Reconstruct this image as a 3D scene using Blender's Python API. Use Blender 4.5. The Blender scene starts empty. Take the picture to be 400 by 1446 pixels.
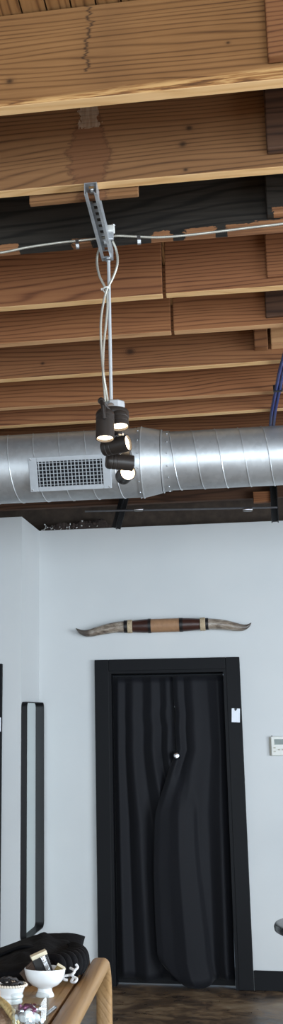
import bpy, bmesh, math, random
from mathutils import Vector, Matrix, noise as mnoise
random.seed(7)
PI = math.pi
SC = bpy.context.scene
COL = SC.collection
EYE = 1.17                                   # camera height over the floor
# ------------------------------------------------------------------ camera
FPX, PPX, PPY = 1560.0, 61.0, 723.0          # focal length and principal point, in the 400 x 1446 frame
TH = math.atan((1128 - 723) / FPX); PS = math.atan(0.178)
FWD = Vector((-math.sin(PS) * math.cos(TH), math.cos(PS) * math.cos(TH), math.sin(TH)))
RGT = Vector((math.cos(PS), math.sin(PS), 0)); UP = RGT.cross(FWD)
def _ray(x, y): return FWD * FPX + RGT * (x - PPX) - UP * (y - PPY)
def atY(x, y, Y):
    r = _ray(x, y); p = r * (Y / r.y); return Vector((p.x, p.y, p.z + EYE))
def atZ(x, y, Z):
    r = _ray(x, y); p = r * ((Z - EYE) / r.z); return Vector((p.x, p.y, p.z + EYE))
cam = bpy.data.cameras.new('camera'); co = bpy.data.objects.new('camera', cam); COL.objects.link(co)
m = Matrix((RGT, UP, -FWD)).transposed().to_4x4(); m.translation = (0, 0, EYE); co.matrix_world = m
cam.sensor_fit = 'VERTICAL'; cam.sensor_height = 36; cam.sensor_width = 24
cam.lens = FPX / 1446 * 36; cam.shift_x = (200 - PPX) / 1446; cam.shift_y = 0
cam.clip_start = 0.05; cam.clip_end = 100
SC.camera = co
SC.view_settings.view_transform = 'Standard'; SC.view_settings.look = 'None'
SC.view_settings.gamma = 1; SC.view_settings.use_curve_mapping = False
SC.view_settings.exposure = 0.2

# ------------------------------------------------------------------ materials
def lin(c):
    return tuple(((v / 255) / 12.92 if v / 255 <= .04045 else ((v / 255 + .055) / 1.055) ** 2.4) for v in c) + (1,)
class NT:
    def __init__(s, name):
        s.m = bpy.data.materials.new(name); s.m.use_nodes = True
        s.t = s.m.node_tree; s.b = s.t.nodes['Principled BSDF']
    def n(s, typ, **kw):
        nd = s.t.nodes.new(typ)
        for k, v in kw.items():
            if k in nd.inputs: nd.inputs[k].default_value = v
            else: setattr(nd, k, v)
        return nd
    def l(s, a, b): s.t.links.new(a, b)
    def inp(s, k, v): s.b.inputs[k].default_value = v
    def math(s, op, a, b=None, clamp=False):
        nd = s.n('ShaderNodeMath', operation=op); nd.use_clamp = clamp
        for i, v in enumerate((a, b)):
            if v is None: continue
            if isinstance(v, (int, float)): nd.inputs[i].default_value = v
            else: s.l(v, nd.inputs[i])
        return nd.outputs[0]
    def mix(s, f, a, b, mode='MIX'):
        nd = s.n('ShaderNodeMix', data_type='RGBA', blend_type=mode)
        for i, v in ((0, f), (6, a), (7, b)):
            if isinstance(v, (int, float, tuple)): nd.inputs[i].default_value = v
            else: s.l(v, nd.inputs[i])
        return nd.outputs[2]
    def ramp(s, f, stops):
        nd = s.n('ShaderNodeValToRGB'); e = nd.color_ramp.elements
        while len(e) < len(stops): e.new(.5)
        for i, (p, c) in enumerate(stops): e[i].position = p; e[i].color = c
        s.l(f, nd.inputs[0]); return nd.outputs[0]
    def coords(s, scale=(1, 1, 1), rnd=0.0):
        tc = s.n('ShaderNodeTexCoord'); v = tc.outputs['Object']
        if rnd:
            oi = s.n('ShaderNodeObjectInfo'); mm = s.math('MULTIPLY', oi.outputs['Random'], rnd)
            cx = s.n('ShaderNodeCombineXYZ')
            for i in range(3): s.l(mm, cx.inputs[i])
            va = s.n('ShaderNodeVectorMath', operation='ADD'); s.l(v, va.inputs[0]); s.l(cx.outputs[0], va.inputs[1]); v = va.outputs[0]
        mp = s.n('ShaderNodeMapping'); mp.inputs['Scale'].default_value = scale; s.l(v, mp.inputs[0])
        return mp.outputs[0]
    def noise(s, vec, scale, detail=4, rough=.55, dist=0.0):
        nd = s.n('ShaderNodeTexNoise', Scale=scale, Detail=detail, Roughness=rough, Distortion=dist); s.l(vec, nd.inputs['Vector']); return nd.outputs[0]
    def bump(s, h, strength, dist=.01):
        nd = s.n('ShaderNodeBump', Strength=strength, Distance=dist); s.l(h, nd.inputs['Height']); s.l(nd.outputs[0], s.b.inputs['Normal'])

def simple(name, rgb, rough=.5, metal=0.0, var=.0, vscale=8, bump=0.0, **kw):
    t = NT(name); t.inp('Roughness', rough); t.inp('Metallic', metal)
    for k, v in kw.items(): t.inp(k, v)
    c = lin(rgb)
    vec = t.coords((1, 1, 1), 3.0); nz = t.noise(vec, vscale, 5)
    dark = tuple(v * (1 - var) for v in c[:3]) + (1,); lite = tuple(min(1, v * (1 + var)) for v in c[:3]) + (1,)
    t.l(t.ramp(nz, [(.3, dark), (.7, lite)]), t.b.inputs['Base Color'])
    if bump: t.bump(nz, bump)
    return t.m

def wood(name, dark, mid, lite, axis='X', rnd=7.0, rough=.75, wave=9, dist=5.0, stain=None, spec=.25, contrast=1.0, chips=None, blotch=.35, knots=()):
    t = NT(name); t.inp('Roughness', rough); t.inp('Specular IOR Level', spec)
    ax = 'XYZ'.index(axis)
    sc = [1, 1, 1]; sc[ax] = .13
    v1 = t.coords(tuple(sc), rnd)
    sc2 = [90, 90, 90]; sc2[ax] = 2.5
    v2 = t.coords(tuple(sc2), rnd)
    n0 = t.noise(v1, 2.6, 3, .55)
    o0 = t.n('ShaderNodeSeparateXYZ'); t.l(t.coords((1, 1, 1), rnd), o0.inputs[0])
    ph = t.math('ADD', t.math('MULTIPLY', n0, dist * 24), t.math('MULTIPLY', o0.outputs[2 if axis != 'Z' else 0], wave * 17.0))
    if axis == 'Y': ph = t.math('ADD', ph, t.math('MULTIPLY', o0.outputs[0], wave * 24.0))
    sn = t.math('ADD', t.math('MULTIPLY', t.math('SINE', ph), .5), .5)
    ringw = t.math('SUBTRACT', 1.0, t.math('POWER', sn, 4.0))
    fib = t.noise(v2, 1.0, 3, .6)
    big = t.noise(t.coords((1, 1, 1), rnd), 2.6, 3)
    f = t.math('ADD', t.math('MULTIPLY', ringw, .40 * contrast), t.math('MULTIPLY', fib, .62))
    f = t.math('ADD', f, t.math('MULTIPLY', big, blotch))
    f = t.math('SUBTRACT', f, .235 + .33 * (contrast - 1) + (blotch - .35) * .5)
    colr = t.ramp(f, [(.12, lin(dark)), (.45, lin(mid)), (.85, lin(lite))])
    # knots
    kv = t.n('ShaderNodeTexVoronoi', feature='F1'); kv.inputs['Scale'].default_value = 2.1
    ks = [.7, 1, 1.3]
    t.l(t.coords(tuple(ks), rnd), kv.inputs['Vector'])
    kn = t.math('SUBTRACT', 1.0, t.math('MULTIPLY', kv.outputs['Distance'], 16.0), True)
    colr = t.mix(t.math('MULTIPLY', kn, .75), colr, lin(tuple(int(q * .55) for q in dark)))
    if stain: colr = stain(t, colr)
    if knots:
        oo = sepx(t); wob = t.math('MULTIPLY', t.noise(t.coords((1, 1, 1)), 40, 3), .5)
        for kx, kz, kr in knots:
            d = t.math('SQRT', t.math('ADD', t.math('POWER', t.math('SUBTRACT', oo[0], kx), 2.0), t.math('POWER', t.math('MULTIPLY', t.math('SUBTRACT', oo[2], kz), 1.25), 2.0)))
            q = t.math('ADD', t.math('DIVIDE', d, kr), wob)
            core = t.math('SUBTRACT', 1.55, q, True); halo = t.math('MULTIPLY', t.math('SUBTRACT', 2.6, q, True), t.math('ADD', .5, t.math('MULTIPLY', t.math('SINE', t.math('MULTIPLY', q, 16.0)), .5)))
            colr = t.mix(t.math('MULTIPLY', halo, .32), colr, lin(dark))
            colr = t.mix(t.math('MULTIPLY', core, .85), colr, lin(tuple(int(v * .6) for v in dark)))
    if chips:
        oo = sepx(t); ed = t.math('MULTIPLY', t.math('SUBTRACT', t.noise(t.coords((14, 1, 30)), 2, 4, .7), .5), .075)
        tot = None
        for xa, xb, zz in chips:
            e = t.math('ADD', t.math('SUBTRACT', (xb - xa) / 2, t.math('ABSOLUTE', t.math('SUBTRACT', oo[0], (xa + xb) / 2))), ed)
            z_ = t.math('SUBTRACT', t.math('ADD', zz, t.math('MULTIPLY', ed, .25)), oo[2])
            m_ = t.math('MULTIPLY', t.math('GREATER_THAN', e, 0.0), t.math('GREATER_THAN', z_, 0.0))
            tot = m_ if tot is None else t.math('MAXIMUM', tot, m_)
        colr = t.mix(t.math('MULTIPLY', tot, .92), colr, t.ramp(fib, [(.3, lin((112, 72, 46))), (.7, lin((164, 116, 78)))]))
    t.l(colr, t.b.inputs['Base Color'])
    t.bump(t.math('ADD', fib, t.math('MULTIPLY', ringw, .5)), .22, .003)
    return t.m

def sepx(t):
    tc = t.n('ShaderNodeTexCoord'); sp = t.n('ShaderNodeSeparateXYZ'); t.l(tc.outputs['Object'], sp.inputs[0]); return sp.outputs
def stain_zigzag(x0):
    def f(t, colr):
        o = sepx(t)
        zz = t.noise(t.coords((0, 0, 1)), 26, 3, .7)
        zb = t.noise(t.coords((0, 0, 1)), 6, 1)
        d = t.math('ABSOLUTE', t.math('ADD', t.math('SUBTRACT', o[0], x0), t.math('ADD', t.math('MULTIPLY', t.math('SUBTRACT', zz, .5), .13), t.math('MULTIPLY', t.math('SUBTRACT', zb, .5), .05))))
        w = t.math('SUBTRACT', 1.0, t.math('MULTIPLY', d, 130.0), True)
        hi = t.math('GREATER_THAN', o[2], .085)
        c = t.mix(t.math('MULTIPLY', t.math('MULTIPLY', w, hi), .85), colr, lin((38, 26, 20)))
        near = t.math('SUBTRACT', 1.0, t.math('MULTIPLY', t.math('ABSOLUTE', t.math('SUBTRACT', o[0], x0 + .06)), 9.0), True)
        c = t.mix(t.math('MULTIPLY', near, .22), c, lin((84, 58, 38)))
        # waney lower edge with pale and dark streaks
        st = t.noise(t.coords((2.2, 1, 34)), 2.6, 4, .6, .6)
        lowz = t.math('MULTIPLY', t.math('SUBTRACT', t.math('ADD', .052, t.math('MULTIPLY', o[0], .03)), t.math('ADD', o[2], t.math('MULTIPLY', st, .03))), 90.0, True)
        return t.mix(t.math('MULTIPLY', lowz, .8), c, t.ramp(st, [(.40, lin((84, 54, 32))), (.47, lin((150, 104, 60))), (.58, lin((206, 164, 108)))]))
    return f
def stain_blob(x0):
    def f(t, colr):
        o = sepx(t)
        n1 = t.noise(t.coords((1, 1, 2.6)), 17, 4, .7)
        dx = t.math('MULTIPLY', t.math('ABSOLUTE', t.math('SUBTRACT', o[0], x0)), 11.0)
        dz = t.math('MULTIPLY', t.math('ABSOLUTE', t.math('SUBTRACT', o[2], .10)), 3.0)
        r = t.math('ADD', t.math('ADD', dx, dz), t.math('MULTIPLY', n1, 1.1))
        w = t.math('LESS_THAN', r, 1.33)
        edge = t.math('SUBTRACT', 1.0, t.math('MULTIPLY', t.math('ABSOLUTE', t.math('SUBTRACT', r, 1.33)), 9.0), True)
        c = t.mix(t.math('MULTIPLY', w, .45), colr, lin((98, 58, 38)))
        c = t.mix(t.math('MULTIPLY', edge, .42), c, lin((62, 38, 26)))
        # pale limewash mark above the stain
        px = t.math('LESS_THAN', t.math('ADD', t.math('ABSOLUTE', t.math('SUBTRACT', o[0], x0 - .0)), t.math('MULTIPLY', t.noise(t.coords((30, 30, 12)), 3, 4), .06)), .062)
        pz = t.math('GREATER_THAN', t.math('ADD', o[2], t.math('MULTIPLY', n1, .03)), .215)
        return t.mix(t.math('MULTIPLY', t.math('MULTIPLY', px, pz), t.math('MULTIPLY', t.noise(t.coords((60, 60, 8)), 2, 3), .7)), c, lin((196, 180, 158)))
    return f

WG = dict(wave=20, dist=3.8)
M = {}
ZJ = EYE + 1.9
M['joist_a'] = wood('weathered_fir_zigzag', (78, 51, 30), (120, 83, 48), (143, 103, 64), stain=stain_zigzag(-.352), knots=[(atY(x, y, 2.686).x, atY(x, y, 2.686).z - ZJ, r) for x, y, r in ((14, 116, .011), (322, 60, .006),)], **WG)
M['joist_b'] = wood('weathered_fir_stained', (76, 51, 33), (116, 81, 51), (136, 98, 64), stain=stain_blob(-.405), knots=[(atY(x, y, 3.128).x, atY(x, y, 3.128).z - ZJ, r) for x, y, r in ((267, 181, .011), (258, 204, .013), (262, 240, .008),)], **WG)
M['joist_c'] = wood('charred_black_fir', (15, 13, 11), (29, 26, 22), (54, 49, 43), chips=[(atY(p, 350, 3.51).x, atY(q, 350, 3.51).x, z) for p, q, z in ((-40, 26, .022), (103, 132, .020), (214, 243, .020), (262, 306, .022), (322, 372, .024), (366, 420, .028))], rough=.7, contrast=.8, wave=8)
M['joist_d'] = wood('reddish_fir', (76, 44, 27), (120, 76, 48), (142, 96, 62), **WG)
M['joist_e'] = wood('warm_fir', (80, 48, 29), (123, 78, 48), (146, 99, 63), **WG)
M['joist_f'] = wood('dull_fir', (76, 47, 29), (115, 74, 46), (136, 94, 60), knots=[(atY(x, y, 4.73).x, atY(x, y, 4.73).z - ZJ, r) for x, y, r in ((184, 496, .022), (60, 512, .010),)], **WG)
M['edge'] = wood('pale_edge_floor_bounce', (174, 130, 82), (204, 162, 110), (220, 182, 134), wave=6, contrast=.6, blotch=.5)  # underside wood, paler than the faces: floor bounce painted into the colour
M['edge_dull'] = wood('brown_edge_floor_bounce', (140, 98, 66), (174, 130, 90), (194, 152, 108), wave=6, contrast=.6, blotch=.5)  # browner underside wood, floor bounce painted in as well
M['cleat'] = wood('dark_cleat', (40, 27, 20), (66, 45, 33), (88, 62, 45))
M['deck'] = wood('roof_deck', (82, 54, 30), (130, 91, 54), (154, 114, 72), axis='Y')
M['oak'] = wood('oak', (114, 87, 57), (144, 113, 76), (162, 130, 91), axis='Y', wave=14, dist=2, rough=.45, contrast=.45, blotch=.25)

def wall_mat():
    t = NT('white_wall_paint'); t.inp('Roughness', .55); t.inp('Specular IOR Level', .3)
    vec = t.coords((1, 1, 1)); n1 = t.noise(vec, 1.3, 3); n2 = t.noise(vec, 160, 3)
    t.l(t.ramp(n1, [(.3, lin((197, 200, 201))), (.7, lin((204, 206, 206)))]), t.b.inputs['Base Color'])
    t.bump(n2, .06, .002); return t.m
M['wall'] = wall_mat()
def floor_mat():
    t = NT('stained_concrete'); t.inp('Specular IOR Level', .4)
    vec = t.coords((1, 1, 1)); n1 = t.noise(vec, 2.2, 6, .65, .8); n2 = t.noise(vec, 9, 6, .7, 1.5); n3 = t.noise(vec, 60, 4)
    f = t.math('ADD', t.math('MULTIPLY', n1, .6), t.math('MULTIPLY', n2, .4))
    c = t.ramp(f, [(.36, lin((44, 38, 33))), (.46, lin((86, 68, 52))), (.54, lin((128, 104, 78))), (.66, lin((166, 146, 120)))])
    t.l(c, t.b.inputs['Base Color'])
    t.l(t.ramp(n2, [(.3, (.24,) * 3 + (1,)), (.7, (.5,) * 3 + (1,))]), t.b.inputs['Roughness'])
    t.bump(n3, .08, .002); return t.m
M['floor'] = floor_mat()
def galv(name, base, rough, scale, lo=.62, hi=1.2):
    t = NT(name); t.inp('Metallic', .8)
    vec = t.coords((1, 1, 1)); vo = t.n('ShaderNodeTexVoronoi'); vo.inputs['Scale'].default_value = scale; t.l(vec, vo.inputs['Vector'])
    n1 = t.noise(vec, 4.5, 5, .6); n2 = t.noise(t.coords((1, 1, 1)), 7, 4)
    b = lin(base)
    c1 = t.ramp(t.math('ADD', t.math('MULTIPLY', vo.outputs['Color'], .35), t.math('MULTIPLY', n1, .65)), [(.25, tuple(v * lo for v in b[:3]) + (1,)), (.75, tuple(min(1, v * hi) for v in b[:3]) + (1,))])
    t.l(c1, t.b.inputs['Base Color'])
    t.l(t.ramp(n2, [(.3, (rough - .04,) * 3 + (1,)), (.7, (rough + .06,) * 3 + (1,))]), t.b.inputs['Roughness'])
    t.bump(n1, .05, .003); return t.m
M['duct'] = galv('galvanised_duct', (205, 208, 210), .47, 45, .88, 1.06)
M['zinc'] = galv('zinc_plate', (196, 199, 202), .45, 90, .8, 1.1)
M['plainpipe'] = simple('dull_grey_pipe', (92, 92, 95), .5, .3, .1, 30)
M['rodsteel'] = simple('zinc_plated_rod', (190, 193, 195), .5, .35, .05, 30)
M['steel'] = simple('bright_steel', (196, 198, 200), .3, 1.0, .08, 30)
M['flex'] = simple('flexible_metal_conduit', (186, 183, 172), .45, .6, .06, 40)
M['gridpaint'] = simple('register_grey_enamel', (176, 180, 184), .45, .25, .05, 30)
M['dark'] = simple('duct_interior', (18, 20, 24), .9)
M['blackpaint'] = simple('satin_black_paint', (9, 10, 14), .55, 0, .08, 20, **{'Specular IOR Level': .18})
M['blackmetal'] = simple('black_powder_coat', (12, 12, 14), .5, .2, .08, 30)
M['fixture'] = simple('black_fixture_enamel', (46, 41, 38), .42, .1, .06, 30)
M['curtain'] = simple('black_curtain_cloth', (13, 14, 20), .66, 0, .12, 90, .06, **{'Specular IOR Level': .2, 'Sheen Weight': .10, 'Sheen Roughness': .5})
M['bagcloth'] = simple('black_fabric', (9, 9, 12), .85, 0, .25, 60, .4, **{'Specular IOR Level': .15})
M['chrome'] = simple('chrome', (200, 202, 205), .15, 1.0, .02)
M['white'] = simple('white_card', (226, 230, 238), .5, 0, .02)
M['plastic'] = simple('off_white_plastic', (214, 214, 208), .45, 0, .02)
M['plastic_side'] = simple('beige_wall_plate', (176, 172, 158), .5, 0, .03)
M['lcd'] = simple('grey_green_display', (78, 92, 84), .25, 0, .05)
M['ink'] = simple('dark_print', (40, 44, 48), .5)
M['ceramic'] = simple('white_glazed_ceramic', (226, 230, 232), .18, 0, .02, 10)
M['bisque'] = simple('ivory_ceramic', (222, 214, 200), .3, 0, .05, 30)
M['matchbrown'] = simple('dark_brown_carton', (66, 48, 36), .5, 0, .2, 40)
M['cartonblack'] = simple('black_carton', (30, 28, 28), .4, 0, .1, 40)
M['cream'] = simple('cream_carton', (206, 196, 170), .55, 0, .06, 30)
M['silver'] = simple('silver_foil', (210, 212, 216), .22, 1.0, .1, 60, .3)
M['olive'] = simple('olive_gold_carton', (120, 104, 62), .4, .3, .15, 40)
M['purple'] = simple('plum_foil', (120, 66, 96), .25, .6, .3, 60, .4)
M['pearl'] = simple('white_wrapper', (222, 224, 226), .3, .1, .12, 60, .4)
M['gold'] = simple('pale_gold_cord', (206, 182, 128), .4, .4, .2, 120, .3)
M['fur'] = simple('tan_felt', (128, 104, 84), .95, 0, .3, 70, .8)
M['beige'] = simple('beige_wax', (196, 174, 146), .6, 0, .06, 20)
M['darkband'] = simple('dark_elastic', (40, 36, 36), .6, 0, .2, 60)
M['tabletop'] = simple('black_lacquer', (26, 28, 30), .22, 0, .08, 20)
M['blue'] = simple('blue_cable_jacket', (36, 50, 108), .45, 0, .08, 20)
M['concrete'] = simple('rough_concrete', (66, 56, 48), .9, 0, .35, 14, .6)
M['rockwool'] = simple('dark_loose_insulation', (62, 52, 48), .95, 0, .5, 60, .8)
M['tuft'] = simple('white_fibre', (206, 206, 204), .9, 0, .1, 40)
M['leather_dark'] = simple('oxblood_leather', (60, 34, 27), .4, 0, .2, 30, .15)
M['leather_tan'] = simple('tan_leather', (156, 118, 86), .6, 0, .12, 40, .15)
M['hornband'] = simple('black_leather_band', (22, 18, 18), .5)
M['rope'] = simple('cream_cord', (196, 176, 146), .8, 0, .2, 160, .6)
M['rubber'] = simple('black_rubber', (20, 20, 20), .7)
def horn_mat():
    t = NT('polished_horn'); t.inp('Roughness', .32)
    n1 = t.noise(t.coords((7, 22, 22)), 2.2, 6, .65, .6); o = sepx(t)
    tip = t.math('MULTIPLY', t.math('SUBTRACT', t.math('ABSOLUTE', o[0]), .46), 10.0, True)
    c = t.ramp(n1, [(.3, lin((70, 60, 54))), (.46, lin((128, 114, 100))), (.6, lin((168, 156, 142))), (.75, lin((196, 188, 178)))])
    t.l(t.mix(t.math('MULTIPLY', tip, .85), c, lin((58, 52, 50))), t.b.inputs['Base Color']); return t.m
M['horn'] = horn_mat()
def emis(name, rgb, s):
    t = NT(name); t.inp('Base Color', lin((250, 240, 225))); t.inp('Emission Color', lin(rgb)); t.inp('Emission Strength', s); return t.m
M['lens'] = emis('lit_lamp_lens', (255, 224, 180), 9.0)
def glass_mat():
    t = NT('clear_glass'); tr = t.n('ShaderNodeBsdfTransparent'); gl = t.n('ShaderNodeBsdfGlossy', Roughness=.03)
    tr.inputs[0].default_value = (.93, .95, .95, 1)
    lw = t.n('ShaderNodeLayerWeight', Blend=.25); mx = t.n('ShaderNodeMixShader')
    t.l(t.math('ADD', .04, t.math('MULTIPLY', lw.outputs['Facing'], .16)), mx.inputs[0]); t.l(tr.outputs[0], mx.inputs[1]); t.l(gl.outputs[0], mx.inputs[2])
    t.l(mx.outputs[0], t.t.nodes['Material Output'].inputs[0]); return t.m
M['glass'] = glass_mat()
def mirror_mat():
    t = NT('mirror_silvering'); t.inp('Metallic', 1.0); t.inp('Roughness', .03); t.inp('Base Color', (.68, .73, .72, 1)); return t.m
M['mirror'] = mirror_mat()

# ------------------------------------------------------------------ mesh helpers
def BM(): return bmesh.new()
def obj(name, bm, mats, parent=None, loc=(0, 0, 0), rot=(0, 0, 0), smooth=False, bevel=0.0, angle=40):
    me = bpy.data.meshes.new(name)
    bmesh.ops.recalc_face_normals(bm, faces=bm.faces)
    bm.to_mesh(me); bm.free()
    for mm in (mats if isinstance(mats, (list, tuple)) else [mats]): me.materials.append(M[mm] if isinstance(mm, str) else mm)
    o = bpy.data.objects.new(name, me); COL.objects.link(o); o.location = loc; o.rotation_euler = rot
    if parent: o.parent = parent
    if smooth:
        me.polygons.foreach_set('use_smooth', [True] * len(me.polygons))
        try: me.set_sharp_from_angle(angle=math.radians(angle))
        except Exception: pass
    if bevel:
        b = o.modifiers.new('bevel', 'BEVEL'); b.width = bevel; b.segments = 2; b.limit_method = 'ANGLE'; b.angle_limit = math.radians(50)
    return o
def tag(o, label=None, cat=None, group=None, kind=None):
    if label: o['label'] = label
    if cat: o['category'] = cat
    if group: o['group'] = group
    if kind: o['kind'] = kind
    return o
def thing(name, label, cat, loc=(0, 0, 0), rot=(0, 0, 0), group=None):
    o = bpy.data.objects.new(name, None); COL.objects.link(o); o.location = loc; o.rotation_euler = rot; o.empty_display_size = .05
    return tag(o, label, cat, group)
def box(bm, x0, x1, y0, y1, z0, z1, mi=0, mat=None):
    vs = [bm.verts.new((x, y, z)) for x in (x0, x1) for y in (y0, y1) for z in (z0, z1)]
    if mat: 
        for v in vs: v.co = mat @ v.co
    for f in ((0, 1, 3, 2), (4, 6, 7, 5), (0, 4, 5, 1), (2, 3, 7, 6), (0, 2, 6, 4), (1, 5, 7, 3)):
        bm.faces.new([vs[i] for i in f]).material_index = mi
    return vs
def frame_at(p, d, hint=Vector((0, 0, 1))):
    d = d.normalized()
    if abs(d.dot(hint)) > .98: hint = Vector((0, 1, 0))
    a = d.cross(hint).normalized(); b = a.cross(d).normalized(); return a, b
def tube(bm, pts, rad, seg=10, caps=True, mi=0):
    pts = [Vector(p) for p in pts]; rings = []; a = b = None
    for i, p in enumerate(pts):
        d = (pts[min(i + 1, len(pts) - 1)] - pts[max(i - 1, 0)])
        if d.length < 1e-9: d = Vector((0, 0, 1))
        d.normalize()
        if a is None: a, b = frame_at(p, d)
        else:
            a = (a - d * a.dot(d)).normalized(); b = d.cross(a) * -1
        r = rad[i] if isinstance(rad, (list, tuple)) else rad
        rings.append([bm.verts.new(p + a * (r * math.cos(2 * PI * k / seg)) + b * (r * math.sin(2 * PI * k / seg))) for k in range(seg)])
    for i in range(len(rings) - 1):
        for k in range(seg):
            f = bm.faces.new([rings[i][k], rings[i][(k + 1) % seg], rings[i + 1][(k + 1) % seg], rings[i + 1][k]]); f.material_index = mi
    if caps:
        bm.faces.new(rings[0]).material_index = mi; bm.faces.new(rings[-1]).material_index = mi
    return rings
def lathe(bm, prof, seg=32, mat=None, mi=0, mod=None):
    rings = []
    for (r, z) in prof:
        if r < 1e-6: rings.append([bm.verts.new((0, 0, z))])
        else: rings.append([bm.verts.new((r * math.cos(2 * PI * k / seg), r * math.sin(2 * PI * k / seg), z)) for k in range(seg)])
    if mat:
        for rg in rings:
            for v in rg: v.co = mat @ v.co
    for i in range(len(rings) - 1):
        A, B = rings[i], rings[i + 1]
        for k in range(seg):
            q = [A[k % len(A)], A[(k + 1) % len(A)], B[(k + 1) % len(B)], B[k % len(B)]]
            u = []
            for v in q:
                if v not in u: u.append(v)
            if len(u) > 2: bm.faces.new(u).material_index = mi
def spline(pts, n):
    pts = [Vector(p) for p in pts]; out = []
    P = [pts[0] * 2 - pts[1]] + pts + [pts[-1] * 2 - pts[-2]]
    for i in range(1, len(P) - 2):
        for k in range(n):
            t = k / n; a, b, c, d = P[i - 1], P[i], P[i + 1], P[i + 2]
            out.append(.5 * ((2 * b) + (c - a) * t + (2 * a - 5 * b + 4 * c - d) * t * t + (3 * b - a - 3 * c + d) * t ** 3))
    out.append(pts[-1]); return out
def resample(pts, step):
    out = [pts[0]]; acc = 0
    for a, b in zip(pts[:-1], pts[1:]):
        L = (b - a).length; s = step - acc
        while s <= L:
            out.append(a.lerp(b, s / L)); s += step
        acc = (acc + L) % step if L else acc
    return out
def axis_mat(p, d):
    d = Vector(d).normalized(); a, b = frame_at(p, d)
    mm = Matrix((a, b, d)).transposed().to_4x4()
    if mm.determinant() < 0: mm = Matrix((-a, b, d)).transposed().to_4x4()
    mm.translation = p; return mm

# ------------------------------------------------------------------ the setting
YW = 7.628                                    # face of the back wall
ZT = EYE + 1.872                              # top of the partition walls
RX0, RX1, RY0 = -4.2, 4.2, -3.2
ZJ = EYE + 1.9                                # underside of the joists
bm = BM(); box(bm, RX0, RX1, RY0, 8.6, -.15, 0); tag(obj('floor', bm, 'floor'), kind='structure')
# back wall with the doorway cut out of it
DX0, DX1, DZ = -.895, -.098, 2.02             # doorway
bm = BM()
box(bm, -1.6, DX0, YW, YW + .13, 0, ZT); box(bm, DX1, RX1, YW, YW + .13, 0, ZT); box(bm, DX0, DX1, YW, YW + .13, DZ, ZT)
tag(obj('wall_back', bm, 'wall'), kind='structure')
# jutting wall to the left with its short return
bm = BM()
pts = [(-1.386, YW + .0), (-1.430, 7.20), (RX0, 7.24), (RX0, YW + .13), (-1.386, YW + .13)]
lo = [bm.verts.new((x, y, 0)) for x, y in pts]; hi = [bm.verts.new((x, y, ZT)) for x, y in pts]
bm.faces.new(hi); bm.faces.new(lo[::-1])
for i in range(5): bm.faces.new([lo[i], lo[(i + 1) % 5], hi[(i + 1) % 5], hi[i]])
tag(obj('wall_left', bm, 'wall'), kind='structure')
bm = BM(); box(bm, RX0 - .12, RX0, RY0, 8.6, 0, EYE + 2.25); tag(obj('wall_side', bm, 'wall'), kind='structure')
bm = BM(); box(bm, RX1, RX1 + .12, RY0, 8.6, 0, EYE + 2.25); tag(obj('wall_right', bm, 'wall'), kind='structure')
bm = BM(); box(bm, RX0, RX1, 7.765, 7.95, ZT - .35, EYE + 2.25); tag(obj('wall_rear', bm, 'concrete'), kind='structure')
# roof deck boards running away from the camera
bm = BM(); x = RX0
while x < RX1:
    w = .072 if -1.2 < x < .6 else .3
    dz = random.uniform(0, .006)
    box(bm, x + .002, x + w - .003, RY0, 8.6, EYE + 2.205 + dz, EYE + 2.24); x += w
box(bm, RX0, RX1, RY0, 8.6, EYE + 2.24, EYE + 2.28)
tag(obj('ceiling', bm, 'deck'), kind='structure')
# black baseboard
bm = BM(); box(bm, .0, RX1, YW - .018, YW, 0, .118); tag(obj('baseboard_right', bm, 'blackpaint', bevel=.003), kind='structure')
bm = BM(); box(bm, -1.37, -.992, YW - .018, YW, 0, .118); tag(obj('baseboard_left', bm, 'blackpaint', bevel=.003), kind='structure')
# door: casing, slab, knob
d1 = bpy.data.objects.new('door_1', None); COL.objects.link(d1); d1.location = (-.497, YW, 0); d1['kind'] = 'structure'
def loc(bm, o):
    for v in bm.verts: v.co -= o.location
bm = BM(); T = .03
box(bm, -.992, DX0, YW - T, YW + .001, 0, 2.10); box(bm, DX1, -.003, YW - T, YW + .001, 0, 2.10); box(bm, DX0, DX1, YW - T, YW + .001, DZ, 2.10)
loc(bm, d1); obj('casing', bm, 'blackpaint', d1, bevel=.004)
bm = BM(); box(bm, DX0 - .001, DX0 + .018, YW - .028, YW + .128, 0, DZ); box(bm, DX1 - .018, DX1 + .001, YW - .028, YW + .128, 0, DZ); box(bm, DX0 + .018, DX1 - .018, YW - .028, YW + .128, DZ - .018, DZ + .001)
loc(bm, d1); obj('jamb', bm, 'blackpaint', d1)
bm = BM(); box(bm, DX0 + .022, DX1 - .022, YW + .088, YW + .124, .01, DZ - .022)
loc(bm, d1); slab = obj('door_slab', bm, 'blackpaint', d1)
kp = atY(249.5, 1067, YW + .0)
bm = BM(); lathe(bm, [(0, 0), (.028, 0), (.028, .006), (.012, .012), (.011, .045), (.020, .055), (.026, .07), (.025, .085), (.017, .095), (0, .098)], 24, axis_mat(Vector((kp.x, YW + .088, kp.z)), (0, -1, 0)))
loc(bm, d1); obj('door_handle', bm, 'chrome', d1, smooth=True)
pp = atY(247, 980, YW + .08)
bm = BM(); box(bm, pp.x - .012, pp.x + .012, YW + .085, YW + .0885, pp.z - .09, pp.z + .05)  # thin pale strip added for the white sliver between the curtains
loc(bm, d1); tag(obj('pale_strip', bm, 'steel', d1), 'pale metal strip added on the door')
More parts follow.
